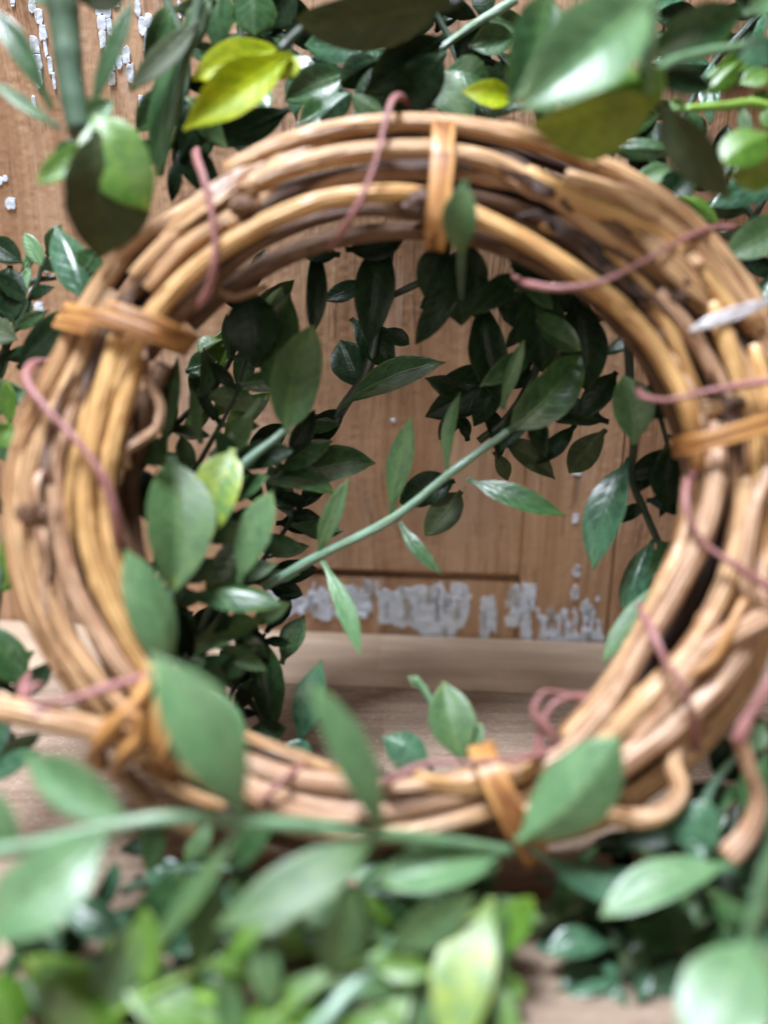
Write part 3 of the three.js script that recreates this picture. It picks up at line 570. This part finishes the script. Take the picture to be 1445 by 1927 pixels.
sprig('round leaf and shiny leaf rising behind the bottom canes, right of centre', `
7 M: 780,1275,-14 800,1300,-14 850,1400,-12 880,1450,-8
872,1440,-8 834,1282,-14 106 S 5 0.07
815,1450,-8 718,1388,-10 78 B 20 0.1
880,1430,-8 905,1360,-10 40 S 20 0.04
800,1300,-14 768,1272,-15 22 S 0 0.03
790,1480,-8 740,1440,-8 50 G 20 0.05`);
sprig('blurred sprig at the top left corner, thick grey green stem and narrow leaves', `
24 G: 112,-30,20 125,60,18 134,150,17 150,250,16
98,205,17 -18,10,20 46 G 10 0.05
112,242,16 -20,150,18 28 S 20 0.03
172,205,16 250,0,18 36 G 20 0.03
176,215,16 280,396,12 138 L 5 0.1
178,246,18 186,486,10 168 O -35 0.1
176,262,16 70,346,18 56 L 20 0.04
150,240,16 215,190,15 50 M 10 0.05
110,10,18 60,-40,19 60 S 0 0.05
150,0,16 240,-30,16 70 G 0 0.05
140,260,14 120,330,12 50 G 0 0.05`);
sprig('sprig beside the yellow leaf at the upper left, drooping narrow green blades', `
9 G: 380,-30,6 368,40,5 340,150,4 300,330,-2
376,40,6 243,172,8 48 O 20 0.06
368,30,4 298,335,0 62 G 15 0.04
400,-20,2 350,110,0 50 S 10 0.03
470,-40,-4 480,70,-6 90 G 0 0.05
420,-40,-4 410,100,-6 60 G 10 0.05
300,250,-4 330,120,-4 50 D 0 0.04
545,205,-8 385,268,-6 66 D 10 0.05
560,-30,-12 500,60,-14 70 D 0 0.05
340,300,-8 380,180,-8 70 D 0 0.05
7 G 4 110 GSD; 300,-40,-4 350,120,-6 330,300,-10
6 D 4 90 DG; 440,-30,-14 450,90,-14 400,230,-12`);
sprig('dark stem with a bright yellow green leaf above the upper left of the ring', `
9 D: 525,98,4 570,55,4 640,10,4 720,-30,4
548,104,4 346,245,8 96 Y 12 0.08
545,96,0 362,150,2 74 Y 30 0.05
530,150,2 548,100,3 60 Y 0 0.04`);
sprig('olive brown leaf and dark leaves along the top edge, left of centre', `
9 D: 880,-20,8 840,10,8 700,10,6 600,20,4
848,-4,10 556,36,8 108 O -30 0.05
690,14,8 640,-12,8 36 Y -10 0.03
838,66,-4 686,176,-6 104 D -10 0.06
706,84,-10 574,86,-12 70 B 20 0.1
720,110,-10 640,158,-10 66 D 0 0.05
655,140,-12 536,190,-14 74 G 20 0.07
604,225,-8 660,175,-8 52 B 20 0.05
728,225,-6 662,178,-6 44 S 25 0.05
590,150,-14 540,110,-16 60 G 10 0.06
700,240,-8 700,120,-10 60 D 0 0.05
835,100,-2 740,225,-4 90 D 0 0.06
540,40,-20 500,20,-20 50 B 0 0.05
480,120,-16 520,60,-18 60 G 0 0.05
560,240,-10 620,200,-12 60 G 20 0.05
6 D 5 95 DGB; 470,-30,-18 560,110,-20 690,200,-18
6 D 4 90 DGB; 640,-30,-22 720,60,-22 760,180,-22`);
sprig('sprig with a teal stem and grey green curled leaf right of the top pink wire', `
7 P: 970,0,-14 890,48,-14 826,95,-14 790,130,-16
795,130,-12 892,225,-10 72 S 20 0.08
830,140,-12 925,160,-12 66 G 30 0.14
972,190,-4 866,172,-2 54 Y 25 0.08
880,90,-16 965,70,-16 60 G 10 0.05
900,50,-16 860,110,-18 56 D 0 0.05
930,120,-18 870,90,-18 44 D 0 0.04
985,200,-2 910,220,-4 22 B 0 0.02
920,30,-18 900,-20,-18 50 D 0 0.04
820,60,-24 850,0,-24 50 D 0 0.04
6 D 5 95 DGS; 880,-30,-22 950,110,-22 1060,190,-16 1180,280,-12
6 D 4 90 GDB; 800,-30,-20 850,90,-20 900,190,-18`);
sprig('large blurred sprig at the top right, broad glossy leaf over an olive lime leaf', `
16 M: 1216,-40,28 1220,60,28 1214,140,26
9 M: 1214,145,26 1270,115,24 1335,97,22 1400,88,20 1480,84,18
1222,0,30 982,208,34 166 M 10 0.1
1030,-20,14 958,198,16 122 G -10 0.07
1246,180,24 1000,232,18 132 Q -38 0.1
1225,150,25 1110,180,26 90 L 20 0.08
1238,192,22 1374,374,16 84 O -20 0.08
1215,140,24 1340,166,20 46 D 20 0.05
1402,20,18 1222,104,14 92 G -5 0.08
1200,120,26 1246,190,24 60 L 0 0.05
1470,100,20 1380,95,20 60 B 20 0.05
1400,30,20 1470,-30,20 60 M 0 0.05`);
sprig('bright lime sprig at the right edge near the top corner', `
8 L: 1480,215,4 1420,195,4 1360,200,4 1290,205,4
1460,255,16 1352,310,18 84 L 20 0.07
1470,310,12 1370,330,12 60 Q -20 0.07
1396,115,4 1330,178,4 52 L 10 0.08
1450,135,4 1390,160,4 40 L 30 0.06
1400,200,4 1450,170,3 30 L 0 0.03
1395,205,4 1410,265,4 26 S 0 0.03
1440,200,4 1450,250,4 30 L 0 0.03
1290,205,3 1260,190,2 24 L 0 0.02
1330,150,4 1445,100,3 40 L 10 0.03`);
sprig('dark glossy sprig behind the upper right of the ring by the right edge', `
7 D: 1390,475,-16 1420,405,-18 1450,350,-20
1480,345,-16 1332,392,-14 58 B 25 0.06
1480,415,-8 1362,486,-8 82 S 10 0.06
1460,505,-10 1415,590,-10 52 B 30 0.06
1275,288,-6 1150,282,-8 44 G 20 0.05
1265,318,-8 1190,345,-8 42 S 25 0.05
1300,330,-8 1245,385,-8 70 D 10 0.05
1284,315,-8 1306,362,-8 26 Y 0 0.03
1275,370,-6 1350,420,-6 38 L 20 0.04
1150,300,-12 1130,230,-14 60 D 0 0.05
1240,300,-14 1230,230,-16 60 D 0 0.05
1320,40,-20 1230,30,-20 50 D 10 0.05
1200,20,-20 1300,-10,-20 46 B 20 0.04
1240,60,-22 1260,110,-22 44 S 10 0.04
1460,10,-10 1380,-10,-10 60 D 0 0.04
6 D 5 100 DGB; 1470,-10,-18 1340,120,-20 1250,290,-16
6 D 4 90 DGG; 1480,560,-18 1430,430,-20 1330,320,-18`);
sprig('small sprig at the left edge beside the upper left orange strip', `
5 D: 105,522,-24 55,534,-24 30,610,-24 -10,720,-22
158,565,-10 106,428,-14 84 B 15 0.06
34,694,-16 138,578,-16 68 D 10 0.06
42,520,-24 76,460,-24 22 M 10 0.03
30,590,-24 58,500,-24 26 M 10 0.03
-30,450,-22 42,495,-22 56 D 10 0.05
20,500,-22 15,610,-22 70 D 0 0.05
-30,620,-20 34,640,-20 60 O 20 0.05
-30,770,-16 52,735,-14 74 G 15 0.05
20,640,-24 -10,730,-24 30 M 0 0.04
60,590,-26 40,560,-26 26 M 0 0.03
150,520,-12 180,470,-14 60 G 0 0.05
5 D 4 70 DGM; -20,700,-22 40,600,-22 90,480,-22`);
sprig('leaves peeping out behind the left side of the ring', `
6 G: -20,1200,-10 10,1020,-12 20,820,-12
-20,840,-8 26,800,-8 60 L 10 0.05
15,1100,-10 20,990,-10 34 L 0 0.03
-20,1170,-6 40,1290,-8 80 G 10 0.05
-10,1400,-10 30,1380,-10 30 D 0 0.03
60,1040,-16 20,960,-16 40 M 0 0.03
100,930,-20 130,830,-20 50 S 0 0.03
5 D 5 75 DGL; 10,1450,-12 -10,1250,-12 10,1020,-12 20,800,-14
5 D 4 90 DGB; -30,1500,4 10,1400,-4 30,1280,-10`);
sprig('glossy small leaves just outside the upper left of the opening, catching the light', `
5 G: 470,600,-40 420,680,-42 390,760,-44
420,640,-36 372,668,-34 60 L 10 0.05
392,772,-40 428,612,-38 56 L 15 0.05
372,770,-38 388,668,-38 60 G 10 0.06
350,700,-34 410,680,-36 60 G 20 0.05
452,740,-42 470,650,-42 50 G 0 0.05
400,790,-42 482,720,-42 50 L 30 0.04
420,830,-40 510,740,-42 54 L 25 0.04
470,860,-42 540,800,-42 60 D 0 0.05
340,820,-30 400,760,-32 40 L 10 0.04`);
sprig('lime green sprig filling the bottom left corner', `
13 L: 205,1775,26 250,1815,28 330,1862,30 460,1905,30
222,1790,27 385,1990,36 100 L 10 0.06
230,1990,36 48,1800,34 118 L 5 0.08
236,1782,24 98,1686,20 72 B 25 0.08
238,1782,22 345,1640,16 84 G -10 0.06
430,1970,36 652,1815,34 52 L 20 0.06
210,1820,26 215,1985,30 80 S 0 0.06
470,1830,18 372,1850,20 86 B 20 0.1
370,1700,8 276,1622,6 66 B 20 0.06
130,1850,22 215,1790,20 36 B 20 0.04
40,1960,30 -20,1830,30 90 L 0 0.05
110,1900,24 30,1850,24 60 G 10 0.05
330,1830,16 400,1700,12 90 G 10 0.05
440,1720,8 480,1830,12 100 D 0 0.05
230,1600,-6 300,1590,-6 40 D 20 0.04
300,1960,40 420,1990,40 80 L 0 0.05
7 L 4 180 LLS; 40,2010,34 210,1910,34 420,1800,30
6 D 5 90 GBD; -20,1850,16 110,1840,18 300,1790,16
6 D 5 100 GBS; 260,1650,0 400,1750,8 540,1880,18
7 G 4 120 GSG; 230,1680,6 330,1640,8 450,1640,12 560,1680,14
6 D 4 110 DGB; -30,1780,14 90,1720,12 200,1720,10`);
sprig('dense mixed green leaves at the middle of the bottom edge', `
15 P: 560,1980,40 640,1885,36 720,1800,30 790,1730,20
745,1772,24 462,1712,24 82 S 30 0.08
610,1800,20 440,1790,22 64 L 25 0.06
752,1748,18 600,1688,18 54 L 30 0.06
925,1690,26 848,1990,40 124 W 10 0.06
950,1720,24 930,1980,32 44 S 15 0.03
700,1990,38 760,1830,30 70 L 10 0.05
650,1990,40 740,1900,36 80 L 10 0.06
790,1990,34 770,1850,30 80 S 5 0.05
800,1870,26 880,1790,22 56 S 20 0.05
640,1850,24 560,1870,24 60 D 0 0.05
560,1880,22 480,1840,20 80 D 0 0.05
830,1800,14 760,1900,18 90 D 0 0.05
820,1700,10 740,1700,10 70 D 0 0.05
560,1720,10 640,1780,12 90 D 0 0.05
900,1700,16 840,1790,20 70 O 0 0.05
440,1990,42 560,1940,40 80 L 10 0.05
600,1640,6 540,1720,8 80 D 0 0.05
970,1990,36 940,1850,30 40 L 10 0.04
7 G 4 140 GSM; 560,1650,4 700,1740,12 850,1890,22
8 L 4 165 LS; 400,2000,40 560,1880,36 720,1790,30
6 G 4 130 SGL; 700,2000,30 800,1900,26 900,1800,22
6 D 5 105 DGB; 380,1690,0 520,1760,4 660,1800,8 800,1860,14
6 D 3 90 DG; 900,1990,16 850,1880,12 830,1760,8 850,1660,4
7 G 4 125 GSG; 620,1700,16 760,1680,16 900,1700,18`);
sprig('dark glossy sprig at the lower right below the orange strip', `
8 D: 1190,1690,10 1185,1790,12 1182,1880,14 1180,1980,18
1118,1690,4 962,1738,6 48 O -25 0.05
1152,1778,12 1022,1798,14 62 B 30 0.08
1136,1778,12 1326,1758,14 68 G 20 0.08
1188,1826,12 1032,1872,14 62 B 30 0.08
1190,1800,8 1080,1830,8 60 D 0 0.05
1150,1985,18 1180,1876,16 60 B 20 0.06
1050,1985,14 1120,1925,14 50 B 20 0.06
1000,1960,10 950,1890,12 50 G 10 0.05
1240,1700,6 1120,1740,8 70 D 10 0.05
1200,1830,8 1216,1880,4 20 O 0 0.04
1330,1700,6 1260,1690,6 90 D 0 0.05
1200,1720,4 1310,1690,6 60 D 10 0.05
1300,1900,10 1230,1840,10 70 D 0 0.05
1220,1980,16 1290,1900,16 60 G 10 0.05
1100,1740,4 1180,1700,4 60 D 0 0.05
1080,1920,8 1000,1900,8 60 D 0 0.05
6 D 6 95 BDG; 1010,1650,4 1150,1700,6 1320,1750,8 1460,1830,8
6 D 5 90 DBG; 1040,1950,10 1230,1860,12 1420,1800,14
6 D 5 110 DGB; 1400,1640,0 1280,1720,4 1140,1760,4 1060,1740,2
6 D 4 110 GBD; 1340,1990,22 1260,1900,16 1160,1840,10
6 D 5 105 BGD; 1480,1900,20 1360,1840,16 1240,1800,14 1130,1860,14`);
sprig('broad blurred leaf on a pale stem in the bottom right corner', `
15 M: 1490,1520,44 1450,1620,42 1425,1700,40 1408,1770,38
1412,1765,38 1290,2010,52 168 M 10 0.08
1412,1765,38 1490,1960,44 90 S 10 0.05
1440,1640,40 1490,1720,42 70 S 0 0.05
1420,1740,36 1340,1690,30 50 G 20 0.05`);
sprig('green leaves behind the lower right of the ring with a round shiny leaf', `
9 G: 1310,1640,16 1310,1590,14 1330,1500,8 1400,1400,-4
1312,1620,16 1332,1504,14 96 B 25 0.08
1372,1628,20 1130,1724,24 82 M 30 0.06
1290,1620,16 1325,1590,17 44 B 20 0.1
1340,1660,12 1460,1650,12 66 B 20 0.06
1300,1570,4 1160,1590,2 60 D 10 0.05
1340,1470,0 1250,1560,0 70 D 0 0.05
1380,1480,0 1300,1540,2 60 G 20 0.05
1440,1420,4 1400,1530,6 70 G 10 0.05
1460,1500,10 1420,1640,12 70 G 10 0.05
1340,1380,-4 1390,1470,-4 80 D 0 0.05
1440,1360,0 1400,1420,0 60 S 0 0.05
1460,1580,14 1380,1600,14 70 D 0 0.05
1240,1590,0 1100,1600,0 50 D 10 0.05
6 G 5 95 GDB; 1470,1340,-6 1400,1480,-2 1360,1640,4
6 D 4 90 DG; 1120,1580,0 1260,1600,2 1420,1580,6
6 G 4 110 GSB; 1480,1640,12 1390,1690,12 1280,1680,8`);
renderer.render(scene, camera);
